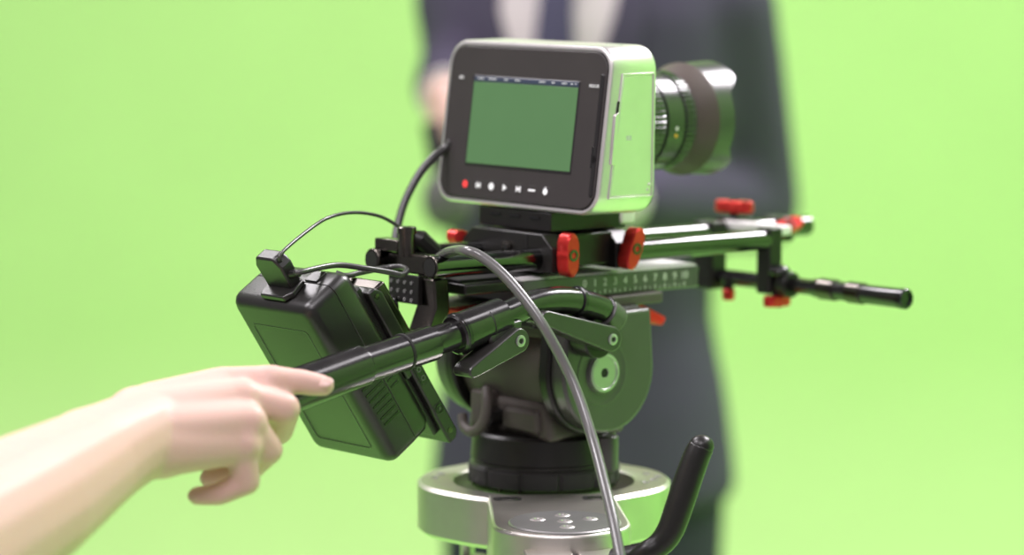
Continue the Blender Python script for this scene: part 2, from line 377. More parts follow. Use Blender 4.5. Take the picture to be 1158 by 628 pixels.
# rear clamp with its thumbscrew
T.part('rear_clamp', MB().box(-24, 24, -99, -88, -95.5, -82), 'bracket_metal', bevel=1.5)
T.part('clamp_block', MB().box(-33, -9, -103, -92, -82, -73.5), 'bracket_metal', bevel=1, label='dark chrome clamp block')
T.part('thumbscrew', MB().lathe((-5, -98, -84), (0, 0, 1), [(0, 5.6), (15, 5.6), (15, 6.4), (19, 6.4), (19.8, 5.4)], 28), 'bracket_metal')
hp = T.part('perforated_plate', MB().box(-19, 12, -102, -98, -115, -96), 'black_satin', bevel=.5)
for x in (-16, -9, -2, 5):
    for z in (-101, -107, -112.5):
        T.part('plate_hole', MB().cyl((x, -102.5, z), (x, -101.5, z), 1.4, n=10), 'steel', hp)
T.part('drop_arm', MB().prism([(-99, -97), (-86, -97), (-84, -118), (-92, -142), (-118, -150), (-126, -142), (-104, -132), (-97, -116)], 4, 24, 0), 'bracket_metal', bevel=1.5)
T.part('hinge_pin', MB().cyl((-6, -116, -143), (34, -116, -143), 5.5, n=24), 'bracket_metal', bevel=.5)
T.part('hinge_screw', MB().cyl((-12, -110, -118), (-12, -104, -118), 7, n=24), 'black_gloss', bevel=.8)

# ------------------------------------------------------------------ cross handlebar at the front of the rods
T = Thing('rod_handlebar', RIG, (0, 218, -132), 'black cross handlebar with red knobs clamped to the far end of the rods', 'handlebar')
T.part('rod_clamp', MB().box(24, 37, 207, 221, -127, -79), 'black_satin', bevel=1.5)
T.part('rod_clamp', MB().box(-42, -22, 208, 224, -129, -79), 'black_satin', bevel=1.5)
T.part('rod_clamp', MB().box(-42, -19, 232, 250, -99, -77), 'black_satin', bevel=1.5)
T.part('rod_clamp', MB().box(-41, -20, 280, 294, -98, -79), 'black_satin', bevel=1.5)
T.part('clamp_bridge', MB().box(-30, 30, 226, 238, -86, -79), 'lit_plate_top', bevel=1.5)
cr = T.part('cross_tube', MB().lathe((0, 218, -119.5), (1, 0, 0), [(-46, 5.6), (70, 5.6), (72, 6.6), (150, 6.9), (152, 7.1), (156, 7.1), (157, 6)], 32), 'black_tube')
for x0, x1 in ((78, 93), (105, 119)): T.part('rubber_band', MB().lathe((0, 218, -119.5), (1, 0, 0), [(x0, 6.7), (x0+.6, 7.7), (x1-.6, 7.7), (x1, 6.7)], 32), 'bracket_metal', cr)
T.part('end_cap', MB().lathe((0, 218, -119.5), (1, 0, 0), [(154, 7.3), (158, 7.3), (159, 6.4), (159, 4.6), (157.5, 4.4), (157.5, .3)], 32), 'black_gloss', cr)
T.part('rosette', MB().cyl((41, 218, -119.5), (50, 218, -119.5), 9.5, n=28), 'black_satin', bevel=1)
T.part('hub_cap', MB().ball((40, 214, -110), 9, 8, 5), 'black_gloss')
knob((37, 216, -128), (0, 0, -1), R=11, th=8); knob((-10, 214, -127), (0, 0, -1), R=10, th=8, rot=.8)
knob((-31, 240, -74), (0, 0, 1), R=14, th=9, rot=1.35); knob((-20, 284, -88), (.75, -.2, .6), R=12, th=8, rot=1.3)

# ------------------------------------------------------------------ sliding quick-release plate with engraved scale
T = Thing('sliding_plate', RIG, (0, 20, -117), 'long silver sliding camera plate with a numbered scale along its edge', 'camera plate')
def plate_out(y0, y1, hw, r):
    return [(x*1.0, y+(y0+y1)/2) for x, y in rrect(2*hw, y1-y0, r, 6)]
pb = MB()
rs = [[Vector((x, y, z)) for x, y in plate_out(-34+i, 142-i, 34-i, 7)] for z, i in ((-117, 1), (-116, 0), (-102.5, 0), (-101.8, .5))]
pb.rings(rs); plt = T.part('plate_body', pb, 'plate_alu')
pt = MB(); pt.rings([[Vector((x, y, z)) for x, y in plate_out(-33+i, 141-i, 33.2-i, 7)] for z, i in ((-102, 0), (-101, .6), (-100.5, 2))])
T.part('lit_plate_top', pt, 'lit_plate_top', label='milled top face, coloured white as if brightly lit')  # top face whitened in its colour to look lit from above
T.part('plate_tail', MB().box(-31, 33, -79, -30, -108.5, -101.2), 'black_satin', bevel=1.5)
T.part('rubber_strip', MB().box(-22, 22, -74, 2, -101.3, -99.3), 'black_matte', bevel=.6)
for i in range(11):
    y = 28+i*9.6
    T.text('scale_numeral', str(i), 7.2, Matrix.Translation((34.1, y, -107.6)) @ Matrix.Rotation(pi/2, 4, 'Z') @ Matrix.Rotation(pi/2, 4, 'X'), 'paint_white', plt)
    T.part('scale_tick', MB().box(33.9, 34.2, y-.35, y+.35, -115, -112.2), 'paint_white', plt)
    if i < 10: T.part('scale_tick', MB().box(33.9, 34.2, y+4.5, y+5.0, -115, -113.4), 'paint_white', plt)
for k, (wd, h) in enumerate(((1.6, 3), (2.2, 5), (1.8, 4.6), (2.4, 5), (2, 4.8), (2.2, 5), (1.8, 4.6), (2.4, 5))):
    y = -26+k*3.6
    T.part('engraved_mark', MB().box(33.9, 34.2, y, y+wd, -112.5-h/2+1, -112.5+h/2+1), 'paint_mark', plt)

# ------------------------------------------------------------------ fluid head
T = Thing('fluid_head', LEV, (0, 20, -250), 'dark grey fluid head with round side cheeks between the sliding plate and tripod', 'tripod head')
T.part('platform', MB().box(-40, 40, -46, 96, -126, -118), 'head_grey', bevel=1.5)
T.part('platform', MB().box(-44, 44, -30, 70, -133, -125), 'black_satin', bevel=1.5)
AC = (19, -164)
def cheek(R, top, dx=0):
    pts = [(AC[0]+R*cos(a), AC[1]+R*sin(a)) for a in [pi+pi*k/28 for k in range(29)]]
    return pts+[(AC[0]+R*.93, top), (AC[0]-R*.93, top)]
for s in (1, -1):
    lo, hi = sorted((s*52, s*67))
    ck = T.part('side_cheek', MB().prism(cheek(42, -124), lo, hi, 0), 'head_green_side', bevel=2.5, seg=3)
    lo, hi = sorted((s*44, s*54))
    T.part('cheek_flange', MB().prism(cheek(45, -128), lo, hi, 0), 'black_satin', ck, bevel=2)
    T.part('drag_dial', MB().lathe((s*66, 12, AC[1]), (s, 0, 0), [(0, 23), (1.2, 23), (1.5, 22), (1.2, 21), (1.2, 15), (2.0, 14.6), (2.5, 13)], 44), 'head_green_side', ck)
    T.part('drag_dial_cap', MB().lathe((s*66, 12, AC[1]), (s, 0, 0), [(2, 13.2), (4.0, 13), (4.4, 11.2), (3.7, 10.6), (3.7, 3.4), (3.0, 3), (3.0, .2)], 40), 'pale_cap', ck, label='pale metal dial cap')
    T.part('dial_socket', MB().cyl((s*68.6, 12, AC[1]), (s*69.3, 12, AC[1]), 3, n=16), 'black_matte', ck)
T.part('barrel', MB().lathe((0, *AC), (1, 0, 0), [(-50, 37), (50, 37)], 56), 'head_grey')
T.part('barrel_top', MB().box(-46, 46, -14, 52, -142, -126), 'head_grey', bevel=2)
T.part('neck', MB().prism([(-44, -213), (44, -213), (38, -186), (-38, -186)], -14, 58, 1), 'head_grey', bevel=5, seg=3)
T.part('neck_panel', MB().box(-30, -12, -22, -10, -212, -183), 'head_grey', bevel=2)
T.part('neck_panel', MB().box(-2, 34, -18, -10, -208, -192), 'head_grey', bevel=3)
lv = T.part('tilt_brake', MB().cyl((-9, -26, -200), (-9, -8, -200), 6, n=20), 'black_satin', bevel=1)
T.part('brake_lever', MB().tube(spline([(-8, -26, -180), (-3, -30, -186), (-2, -32, -196), (-6, -33, -205), (-16, -33, -210), (-26, -31, -207), (-30, -29, -200)], 6), 3.6), 'head_grey', lv)
# pan base
BC = (0, 20, -250)
ps = T.part('pan_base', MB().lathe(BC, (0, 0, 1), [(-6, 40), (0, 50), (2, 51), (16, 51.5), (17, 50), (19, 50), (20, 51), (37, 49.5), (39, 47)], 72), 'black_satin')
rg_ = MB(); rs = []
for z in (3, 4, 14.5, 15.5):
    ring = []
    for i in range(144):
        t = 2*pi*i/144; r = (52.6 if z in (4, 14.5) else 51)-(1.5 if i % 12 in (0,) else 0); ring.append(Vector((r*cos(t), 20+r*sin(t), -250+z)))
    rs.append(ring)
rg_.rings(rs); T.part('pan_ring', rg_, 'black_matte', ps)
for k in range(10):
    t = -pi/2-YAW+.0+(k-4.5)*.30
    T.part('pan_index', MB().cyl((51*cos(t), 20+51*sin(t), -247.6), (52.4*cos(t), 20+52.4*sin(t), -247.6), 1.1, n=8), 'bracket_metal', ps)
T.part('level_stub', MB().cyl((47, 34, -236), (47, 34, -212), 9, n=24), 'head_green_side', bevel=1)
T.part('level_stub', MB().cyl((-47, 8, -236), (-47, 8, -210), 7.5, n=24), 'head_green_side', bevel=1)
T.part('bowl_half_ball', MB().lathe(BC, (0, 0, -1), [(4, 44), (12, 42), (28, 30), (36, 12), (60, 12), (60, 20), (85, 18)], 40), 'black_satin')
T.part('release_lever', MB().prism([(62, -127), (86, -127), (112, -139), (108, -145), (88, -138), (62, -134)], 14, 28, 0), 'red_plastic', bevel=2, label='red release lever')
T.part('release_lever', MB().prism([(-70, -119), (-40, -119), (-40, -127), (-66, -128)], 0, 37, 0), 'red_plastic', bevel=2, label='red rear catch')

# ------------------------------------------------------------------ pan bar
T = Thing('pan_bar', RIG, (80, -60, -150), 'black telescopic pan bar with cam levers leading from fluid head to a hand', 'pan bar')
path = [(78, 12, -124), (80, -4, -117), (80, -24, -111.5), (80, -45, -109.5), (80, -66, -111.5), (80, -90, -117.5), (80, -139, -128), (80, -204, -139.2), (80, -246, -148), (80, -290, -156.5)]
sp = spline(path, 8)
def along(y):                            # the point of the bar's centre line at rig y
    for p, q in zip(sp, sp[1:]):
        if q.y <= y <= p.y: return p.lerp(q, (p.y-y)/(p.y-q.y))
    return sp[-1]
def seg(y0, y1, prof, n=36):
    p, q = along(y0), along(y1); return MB().lathe(p, q-p, [(t*(q-p).length, r) for t, r in prof], n)
tb = T.part('bent_tube', MB().tube([p for p in sp if p.y > -150], 9.2, n=32), 'black_tube')
T.part('inner_tube', seg(-120, -200, [(0, 9.6), (1, 9.6)]), 'black_tube')
T.part('middle_tube', seg(-146.5, -212, [(0, 10.2), (.02, 11.4), (.98, 11.6), (1, 10.4)]), 'black_tube')
T.part('end_grip', seg(-203, -290, [(0, 11.8), (.02, 13.2), (.5, 13.4), (.97, 13.6), (1, 12)]), 'black_tube', label='black rubber end grip')
T.part('seam_ring', seg(-169.5, -172, [(0, 11.2), (.2, 12.2), (.8, 12.2), (1, 11.2)]), 'black_matte')
cl = T.part('clamp_collar', seg(-88, -129, [(0, 11.5), (.03, 13), (.97, 13.4), (1, 12)]), 'black_tube')
T.part('collar_band', seg(-123.5, -127.5, [(0, 13), (.2, 14), (.8, 14), (1, 13)]), 'black_gloss', cl)
T.part('collar_slit', seg(-104, -105.5, [(0, 13), (.1, 13.25), (.9, 13.25), (1, 13)]), 'black_matte', cl)
T.part('tube_band', seg(-20, -24, [(0, 9), (.2, 10.6), (.8, 10.6), (1, 9)]), 'black_gloss', tb)
T.part('tube_band', seg(5, 2, [(0, 9), (.2, 10.4), (.8, 10.4), (1, 9)]), 'black_gloss', tb)
T.part('tube_socket', MB().cyl((79, 14, -127), (80, 2, -120), 10.5, n=28), 'head_green_side', tb, bevel=1)
def lever(c, tip, r0, r1, x0, x1, nm):   # teardrop cam lever lying in the y,z plane
    c = Vector(c); tip = Vector(tip); d = (tip-c).normalized(); a0 = math.atan2(d.y, d.x); pts = []
    for k in range(13): a = a0+pi/2+pi*k/12; pts.append((c.x+r0*cos(a), c.y+r0*sin(a)))
    for k in range(5): a = a0-pi/2+pi*k/4; pts.append((tip.x+r1*cos(a), tip.y+r1*sin(a)))
    lv = T.part(nm, MB().prism(pts, x0, x1, 0), 'lever_black', bevel=1.2)
    T.part('lever_bolt', MB().lathe((x1-.3, c.x, c.y), (1, 0, 0), [(0, 3.9), (1.0, 3.9), (1.3, 3.3), (1.3, 2), (.4, 1.8)], 20), 'pale_cap', lv, label='pale bolt head')
    T.part('bolt_socket', MB().cyl((x1, c.x, c.y), (x1+.5, c.x, c.y), 1.6, n=6), 'black_matte', lv)
    return lv
lever((-88, -131), (-127, -148), 8.2, 4.2, 81, 98, 'cam_lever')
T.part('lever_saddle', MB().prism([(-80, -118), (-112, -123), (-104, -138), (-84, -138)], 74, 92, 0), 'lever_black', bevel=2)
lever((-3, -137), (-62, -118.5), 8.6, 5, 76, 95, 'cam_lever')
T.part('rosette', MB().cyl((68.5, -4, -137), (84, -4, -137), 14, n=36), 'black_satin', bevel=1)

# ------------------------------------------------------------------ battery and its plate
T = Thing('battery_plate', BAT, (0, 50, -82), 'black battery plate with two power sockets clamped behind the camera rods', 'battery plate')
T.part('plate_body', MB().prism([(47, -24), (53.5, -24), (57.5, -30), (57.5, -146), (54, -150), (47, -150), (47, -140)], -37, 39, 0), 'battery_plastic', bevel=1.6, seg=3)
T.part('mount_rail', MB().box(-30, 34, 42.2, 47.5, -140, -19), 'battery_plastic', bevel=1)
T.part('mount_hook', MB().box(30, 38.5, 42.5, 48, -92, -62), 'battery_plastic', bevel=1.2)
sk = T.part('power_socket', MB().box(38.6, 39.6, 49.5, 56, -102, -87), 'black_gloss', bevel=.3)
for z in (-98, -91): 
    T.part('socket_pin', MB().lathe((39.4, 52.7, z), (1, 0, 0), [(0, 2.0), (.5, 2.0), (.5, 1.2), (.1, 1.1)], 14), 'plate_alu', sk)
sk = T.part('barrel_jack', MB().box(38.6, 39.4, 49, 56.2, -128, -120), 'battery_plastic', bevel=.3)
T.part('jack_ring', MB().lathe((39.2, 52.6, -124), (1, 0, 0), [(0, 3.3), (.6, 3.3), (.6, 2.4), (.1, 2.3)], 18), 'black_gloss', sk)
T.part('jack_pin', MB().cyl((39.2, 52.6, -124), (40, 52.6, -124), 1, n=10), 'plate_alu', sk)
for z in (-30, -142): T.part('plate_screw', MB().lathe((38.8, 52, z), (1, 0, 0), [(0, 2), (.5, 2), (.6, 1)], 14), 'bracket_metal')
T.part('bracket_block', MB().box(-14, 30, 56.5, 68, -78, -30), 'bracket_metal', bevel=2)

T = Thing('battery_pack', BAT, (0, 20, -130), 'chunky black battery pack with rounded edges and vent slits, tilted behind the camera', 'battery')
outer = [(0, -8), (2, -3), (8, 0), (26, 0), (26, -130), (8, -130), (2, -127), (0, -122)]
def lofted(levels):                     # levels (y, inset): rounded rectangle in x,z
    q = MB(); q.rings([[Vector((x, y, z-65)) for x, z in rrect(83-2*i, 130-2*i, max(7-i*.4, 2), 6)] for y, i in levels]); return q
ob = T.part('outer_shell', lofted([(0, 6), (.8, 4), (2.4, 2), (5, .5), (8, 0), (24.5, 0), (25, .5)]), 'battery_plastic')
T.part('panel_outline', MB().rings([[Vector((x, .1-o, z-68)) for x, z in rrect(58-i*2, 98-i*2, 3, 4)] for o, i in ((.0, 0), (.35, .2), (.35, .9), (0, 1.1))], False, False), 'black_gloss', ob)
ib = T.part('inner_shell', lofted([(25, .6), (25.5, .1), (36, .4), (41, 3.2), (42, 5)]), 'battery_plastic')
for k in range(9):
    z = -62-k*5.0
    sl = T.part('vent_slit', MB().box(41.2, 41.8, 6+k*.4, 23.5, z-.7, z+.7), 'black_gloss', ob)
for k in range(6):
    z = -60-k*5.0
    T.part('vent_slit', MB().box(41.2, 41.65, 27, 34, z-.6, z+.6), 'black_gloss', ib)
for x in (-22, 18): T.part('top_tab', MB().box(x-5, x+7, 26, 36, -.5, 1), 'battery_plastic', ib, bevel=.4)
# power tap connector on the top of the battery
T = Thing('power_tap_plug', BAT, (4, 14, 0), 'small black power tap plug standing on top of the tilted battery', 'plug')
T.part('plug_foot', MB().prism([(-11, 10), (-8, 4), (16, 4), (20, 10), (16, 24), (-8, 24)], 0, 4, 2), 'battery_plastic', bevel=1)
T.part('plug_body', MB().prism([(-9, 0), (15, 0), (16.5, 20), (12, 27), (-6, 27), (-10.5, 20)], 13, 23, 1), 'battery_plastic', bevel=1.4)
T.part('strain_relief', MB().cyl((14, 18, 12), (22, 20, 12), 3.2, 2.4, n=16), 'battery_plastic')

# ------------------------------------------------------------------ cables
def cable(pts, r, mname, label, n=12):
    mb = MB(); P = spline([STAND.inverted() @ p * 1000 for p in pts], 10); mb.tube(P, r, n)
    return single('cable', STAND, P[0], mb, mname, label, 'cable')
cable([at(500, 306, 2.075), at(493, 297, 2.06), at(505, 286.5, 2.03), at(525, 283.5, 1.98), at(548, 293, 1.97), at(578, 320, 1.96), at(612, 365, 1.95), (at(646, 428, 1.945)), at(668, 490, 1.93), at(684, 550, 1.905), at(698, 612, 1.875), at(706, 670, 1.86), at(712, 800, 1.86), at(720, 1200, 1.87)], 3.5, 'cable_grey', 'shiny grey cable arching over the pan bar and down past the tripod', 16)
cable([BAT @ Vector((.012, .018, .020)), BAT @ Vector((.016, .019, .028)), at(352, 258, 2.0), at(375, 245, 2.02), at(402, 240.5, 2.05), at(430, 245, 2.07), at(452, 257, 2.08), at(464, 266, 2.085)], 1.2, 'cable_dark', 'thin black cable looping above the battery to a small plug')
cable([BAT @ Vector((.018, .019, .012)), BAT @ Vector((.024, .021, .0125)), at(380, 300, 1.99), at(415, 304, 2.0), at(440, 308, 2.01), at(454, 311, 2.015), at(460, 306, 2.025), at(453, 302, 2.035), at(436, 303, 2.04), at(410, 308, 2.03), at(392, 312, 2.02), at(380, 309, 2.02)], 1.9, 'cable_dark', 'black cable folded back beside the rod clamp above the battery')
cable([at(510, 160, 2.165), at(503, 168, 2.165), at(490, 178, 2.16), at(474, 197, 2.155), at(458, 228, 2.15), at(450, 255, 2.145), at(447, 276, 2.14), at(452, 286, 2.14)], 2.9, 'cable_dark', 'dark cable dropping from the left side of the silver camera')
mb = MB(); p = [STAND.inverted() @ q * 1000 for q in (at(462, 264, 2.085), at(474, 270, 2.085), at(492, 286, 2.09))]
mb.tube([p[0], p[0].lerp(p[1], .35), p[0].lerp(p[1], .4), p[1], p[2]], [2, 2.6, 4.2, 6.6, 6.0], 10)
single('cable_plug', STAND, p[1], mb, 'black_satin', 'angled black cable plug lying on the far rod behind the thumbscrew', 'plug')

# ------------------------------------------------------------------ tripod
T = Thing('tripod', STAND, (0, 0, -1353), 'silver tripod with wide bowl crown and black clamp lever under the head', 'tripod')
ZT = -247
def ring_pts(r, lob, n=96):
    out = []
    for i in range(n):
        t = 2*pi*i/n; out.append((r+lob*max(0, abs(cos(t))-.80)*5)*1.0)
    return out
def crown():
    q = MB(); n = 120
    def R_(r, z, lob):
        out = []
        for i in range(n):
            t = 2*pi*i/n; k = max(0, abs(cos(t))-.72)/.28; rr = r+lob*k*k*(3-2*k); out.append(Vector((rr*cos(t), rr*sin(t), z)))
        return out
    rs = [R_(63, ZT-1, 0), R_(64.5, ZT, 0), R_(80.5, ZT, 5), R_(83, ZT-2, 5), R_(83, ZT-32, 5), R_(80.5, ZT-35, 4), R_(58, ZT-35, 0), R_(58, ZT-22, 0), R_(63, ZT-10, 0), R_(63, ZT-1, 0)]
    q.rings(rs, False, False); return q
cw = T.part('bowl_crown', crown(), 'alu_satin', label='silver bowl crown')
for x, y in ((-76, 4), (-72, 18), (76, -4), (80, 8), (72, 20), (70, -14)):
    T.part('crown_screw', MB().lathe((x, y, ZT-.6), (0, 0, 1), [(0, 3), (.9, 3), (1.1, 2.2), (.5, 1.6)], 14), 'alu_disc', cw)
def leg_assembly(ang, front):
    Rm = Matrix.Rotation(ang, 3, 'Z')
    def tr(mb): mb.v = [Rm @ p for p in mb.v]; return mb
    # local: leg runs out along -y
    if not front:
        T.part('leg_bracket', tr(MB().box(-20, 20, -66, -36, ZT-84, ZT-62).box(-7, 7, -64, -56, ZT-64, ZT-34.5)), 'alu_satin', bevel=4)
        T.part('leg', tr(MB().cyl((-13, -52, ZT-66), (-13, -470, -1340), 12, 11, n=24)), 'alu_satin')
        T.part('leg', tr(MB().cyl((13, -52, ZT-66), (13, -470, -1340), 12, 11, n=24)), 'alu_satin')
        T.part('foot', tr(MB().lathe((0, -471, -1353), (0, 0, 1), [(0, 34), (12, 36), (26, 30)], 24)), 'black_matte')
        return
    out = [(-43, -58), (43, -58), (45, -150)]+[(45*cos(a), -160+38*sin(a)) for a in [-pi*k/14 for k in range(15)]]+[(-45, -150)]
    br = T.part('leg_bracket', tr(MB().prism(out[::-1], ZT-60, ZT+.4, 2)), 'alu_satin', bevel=2.5, seg=3)
    T.part('bracket_disc', tr(MB().lathe((2, -160, ZT-2.4), (0, 0, 1), [(0, 37), (3.4, 36.5), (4.2, 35.5)], 56)), 'alu_disc', br, label='dark round cover plate')
    for x, y in ((0, 0), (-17, 6), (17, 6), (0, 17), (0, -16)):
        T.part('cover_screw', tr(MB().lathe((2+x, -160+y*1.15, ZT+.6), (0, 0, 1), [(0, 5.6), (1.1, 5.4), (1.9, 4), (1.9, 2.4), (.6, 2)], 18)), 'alu', br)
    for x in (-30, 30):
        T.part('slot_shadow', tr(MB().prism(rrect(19, 13, 4, 3), 0, 1.1, 2).shift((x, -75, ZT-.4))), 'black_matte', br)  # dark raised patch painted in for the shade around the slot
        T.part('slot_pin', tr(MB().prism(rrect(13, 9, 3.5, 3), 0, 1.5, 2).shift((x+.5, -76.3, ZT-.4))), 'steel', br)
    if front:
        T.part('clamp_block', tr(MB().box(-27, 4, -214, -184, ZT-70, ZT-10)), 'alu_satin', br, bevel=1.5)
        T.part('clamp_block', tr(MB().box(7, 31, -214, -184, ZT-70, ZT-10)), 'alu_satin', br, bevel=1.5)
        T.part('clamp_slit', tr(MB().box(4, 7, -211, -184, ZT-70, ZT-13)), 'black_matte', br)
    lg = T.part('leg', tr(MB().cyl((-26, -165, ZT-40), (-22, -480, -1340), 14, 11, n=24)), 'alu_satin')
    T.part('leg', tr(MB().cyl((26, -165, ZT-40), (22, -480, -1340), 14, 11, n=24)), 'alu_satin')
    T.part('foot', tr(MB().lathe((0, -481, -1353), (0, 0, 1), [(0, 34), (12, 36), (26, 30)], 24)), 'black_matte')
leg_assembly(rad(3.5), True); leg_assembly(rad(123.5), False); leg_assembly(rad(-116.5), False)
def S(p): return STAND.inverted() @ p * 1000
lp = spline([S(at(*q)) for q in ((716, 636, 1.93), (730, 626, 1.925), (746, 616, 1.925), (758, 600, 1.925), (769, 570, 1.925), (779, 540, 1.925), (787, 518, 1.925), (793, 505, 1.925))], 6)
lr = []
for i in range(len(lp)):
    t = i/(len(lp)-1); lr.append(6.8 if t < .15 else 7.0+1.0*t+1.2*sin((t-.15)/.85*pi))
ml = MB(); ml.tube(lp, lr, 20); e = lp[-1]; ml.ball(e, 7.9, 7.9, 7.2)
T.part('clamp_lever', ml, 'black_satin', sharp=0, label='curved black clamp lever')
T.part('clamp_bolt', MB().cyl(S(at(695, 634, 1.94)), S(at(742, 626, 1.925)), 8, n=24), 'black_satin', bevel=1)

# ------------------------------------------------------------------ people
def remesh(o, vox, smooth=6, fac=.5):
    r = o.modifiers.new('remesh', 'REMESH'); r.mode = 'VOXEL'; r.voxel_size = vox; r.use_smooth_shade = True
    s = o.modifiers.new('smooth', 'SMOOTH'); s.iterations = smooth; s.factor = fac
def person_thing(name, M, label): return Thing(name, M, (0, 0, 0), label, 'person')
def torso_ring(sec, n=40, grow=0):
    z, hx, hy, cy = sec; out = []
    for i in range(n):
        t = 2*pi*i/n; c, s_ = cos(t), sin(t); e = .8
        out.append(Vector(((hx+grow)*math.copysign(abs(c)**e, c), cy+(hy+grow)*math.copysign(abs(s_)**e, s_), z)))
    return out
def body_mesh(shoulder, arms, with_head=True, hips=850):
    """body in mm: legs, trunk, neck, head, arms given as joint chains [(point, radius)...]"""
    b = MB()
    for s in (1, -1):
        for p, q, r0, r1 in (((s*92, 0, 900), (s*98, -5, 500), 80, 56), ((s*98, -5, 500), (s*100, 10, 100), 54, 36), ((s*100, 14, 60), (s*108, -140, 36), 36, 32)): b.caps(p, q, r0, r1)
    b.rings([torso_ring(q) for q in ((830, 110, 90, 0), (900, 138, 100, 0), (1000, 128, 92, 0), (1100, 130, 95, 0), (1250, 155, 105, 0), (1370, 160, 100, 0), (1430, 135, 80, 5), (1470, 70, 60, 10))])
    b.caps((0, 10, 1440), (0, 0, 1560), 58, 54)
    b.ball((0, -12, 1680), 76, 96, 116); b.ball((0, -40, 1610), 52, 60, 52)
    b.caps((0, -104, 1690), (0, -122, 1658), 9, 14); b.caps((0, -98, 1618), (0, -98, 1619), 22, 20)
    for s in (1, -1): b.ball((s*77, 4, 1675), 9, 18, 30)
    for ch in arms:
        for (p, r0), (q, r1) in zip(ch, ch[1:]): b.caps(p, q, r0, r1)
    return b
def hand_simple(b, wrist, knuckle, curl, side):
    """relaxed or holding hand: palm and five fingers; curl = direction the fingers bend to"""
    w_ = Vector(wrist); k = Vector(knuckle); d = (k-w_).normalized(); c = Vector(curl); c = (c-d*c.dot(d)).normalized(); l = d.cross(c)*side
    for j, (off, L) in enumerate(((-27, 68), (-9, 76), (9, 72), (26, 58))):
        m0 = w_+l*off*.5; m1 = k+l*off-d*abs(off)*.2; b.caps(m0, m1, 16, 13)
        p1 = m1+(d*.8+c*.6)*L*.45; p2 = p1+(d*.1+c)*L*.32; p3 = p2+(c*.7-d*.7)*L*.26
        b.caps(m1, p1, 10, 9); b.caps(p1, p2, 9, 8.4); b.caps(p2, p3, 8.4, 7.2)
    t0 = w_.lerp(k, .35)-l*24; t1 = t0+(d*.6+c*.5-l*.5)*36; t2 = t1+(d*.7+c*.7+l*.1)*30
    b.caps(t0, t1, 14, 10); b.caps(t1, t2, 10, 8)

# presenter in the suit, some way behind the camera rig
MP = Matrix.Translation((.088, 3.80, 0)) @ Matrix.Rotation(rad(-16), 4, 'Z')
def L(p): return MP.inverted() @ p * 1000
T = person_thing('person', MP, 'person in a dark navy suit, white shirt and tie standing behind the camera rig')
elL, wrL, knL = L(at(532, 62, 3.86)), L(at(505, 108, 3.66)), L(at(504, 152, 3.62))
elR, wrR, knR = L(at(852, 232, 3.86)), L(at(700, 226, 3.60)), L(at(630, 210, 3.56))
shL, shR = Vector((-150, 10, 1385)), Vector((168, 10, 1385))
b = body_mesh(None, [[(shL, 55), (elL, 42), (wrL, 28)], [(shR, 55), (elR, 42), (wrR, 28)]])
hand_simple(b, wrL, knL, L(at(520, 165, 3.62))-knL, 1); hand_simple(b, wrR, knR, L(at(620, 240, 3.58))-knR, -1)
bo = T.part('body', b, 'skin', sharp=0); remesh(bo, .008, 4)
SEC = [(770, 182, 126, 4), (800, 182, 126, 4), (900, 170, 122, 2), (1000, 150, 112, 0), (1100, 155, 114, 0), (1250, 180, 126, 0), (1370, 185, 120, 0), (1430, 172, 100, 4), (1465, 110, 78, 8)]
j = MB(); j.rings([torso_ring(q, grow=8) for q in SEC])
for sh, el, wr in ((shL, elL, wrL), (shR, elR, wrR)):
    j.caps(sh, el, 70, 60); j.caps(el, el.lerp(wr, .86), 60, 46)
jo = T.part('jacket', j, 'suit', sharp=0, label='dark navy suit jacket'); remesh(jo, .012, 8)
def front(x, z, off):
    for s0, s1 in zip(SEC, SEC[1:]):
        if s0[0] <= z <= s1[0]:
            t = (z-s0[0])/(s1[0]-s0[0]); hx = s0[1]+(s1[1]-s0[1])*t+8; hy = s0[2]+(s1[2]-s0[2])*t+8; cy = s0[3]+(s1[3]-s0[3])*t
            c = min(.999, abs(x)/hx)**(1/.8); return Vector((x, cy-hy*max(0, 1-c*c)**.4-off, z))
def patch(rows, off):                   # rows (z, x0, x1) over the chest, with thickness
    q = MB(); n = 10; r = []
    for z, x0, x1 in rows:
        f = [front(x0+(x1-x0)*i/n, z, off) for i in range(n+1)]; r.append(f+[p+Vector((0, 16, 0)) for p in f[::-1]])
    q.rings(r); return q
T.part('shirt', patch([(1130, -3, 3), (1200, -22, 22), (1300, -52, 52), (1380, -72, 72), (1455, -78, 78)], 5), 'shirt', label='white shirt front')
ti = T.part('tie', patch([(1130, -3, 3), (1160, -22, 22), (1250, -26, 26), (1340, -22, 22), (1420, -18, 18), (1430, -24, 24), (1455, -26, 26)], 19), 'tie', label='dark navy tie')
T.part('lapel', patch([(1125, -12, -2), (1220, -58, -24), (1320, -100, -54), (1380, -105, -72), (1455, -92, -76)], 9), 'suit'); T.part('lapel', patch([(1125, 2, 12), (1220, 24, 58), (1320, 54, 100), (1380, 72, 105), (1455, 76, 92)], 9), 'suit')
for el, wr in ((elL, wrL), (elR, wrR)):
    d = (wr-el).normalized(); T.part('shirt_cuff', MB().lathe(wr-d*26, d, [(0, 32), (34, 33), (35, 26)], 28), 'shirt')
t_ = MB()
t_.rings([torso_ring(q) for q in ((800, 165, 118, 0), (900, 168, 118, 0), (980, 160, 108, 0))])
for s in (1, -1): t_.caps((s*92, 0, 850), (s*98, -5, 500), 92, 72); t_.caps((s*98, -5, 500), (s*100, 10, 75), 72, 62)
to = T.part('trousers', t_, 'trousers', sharp=0); remesh(to, .012, 6)
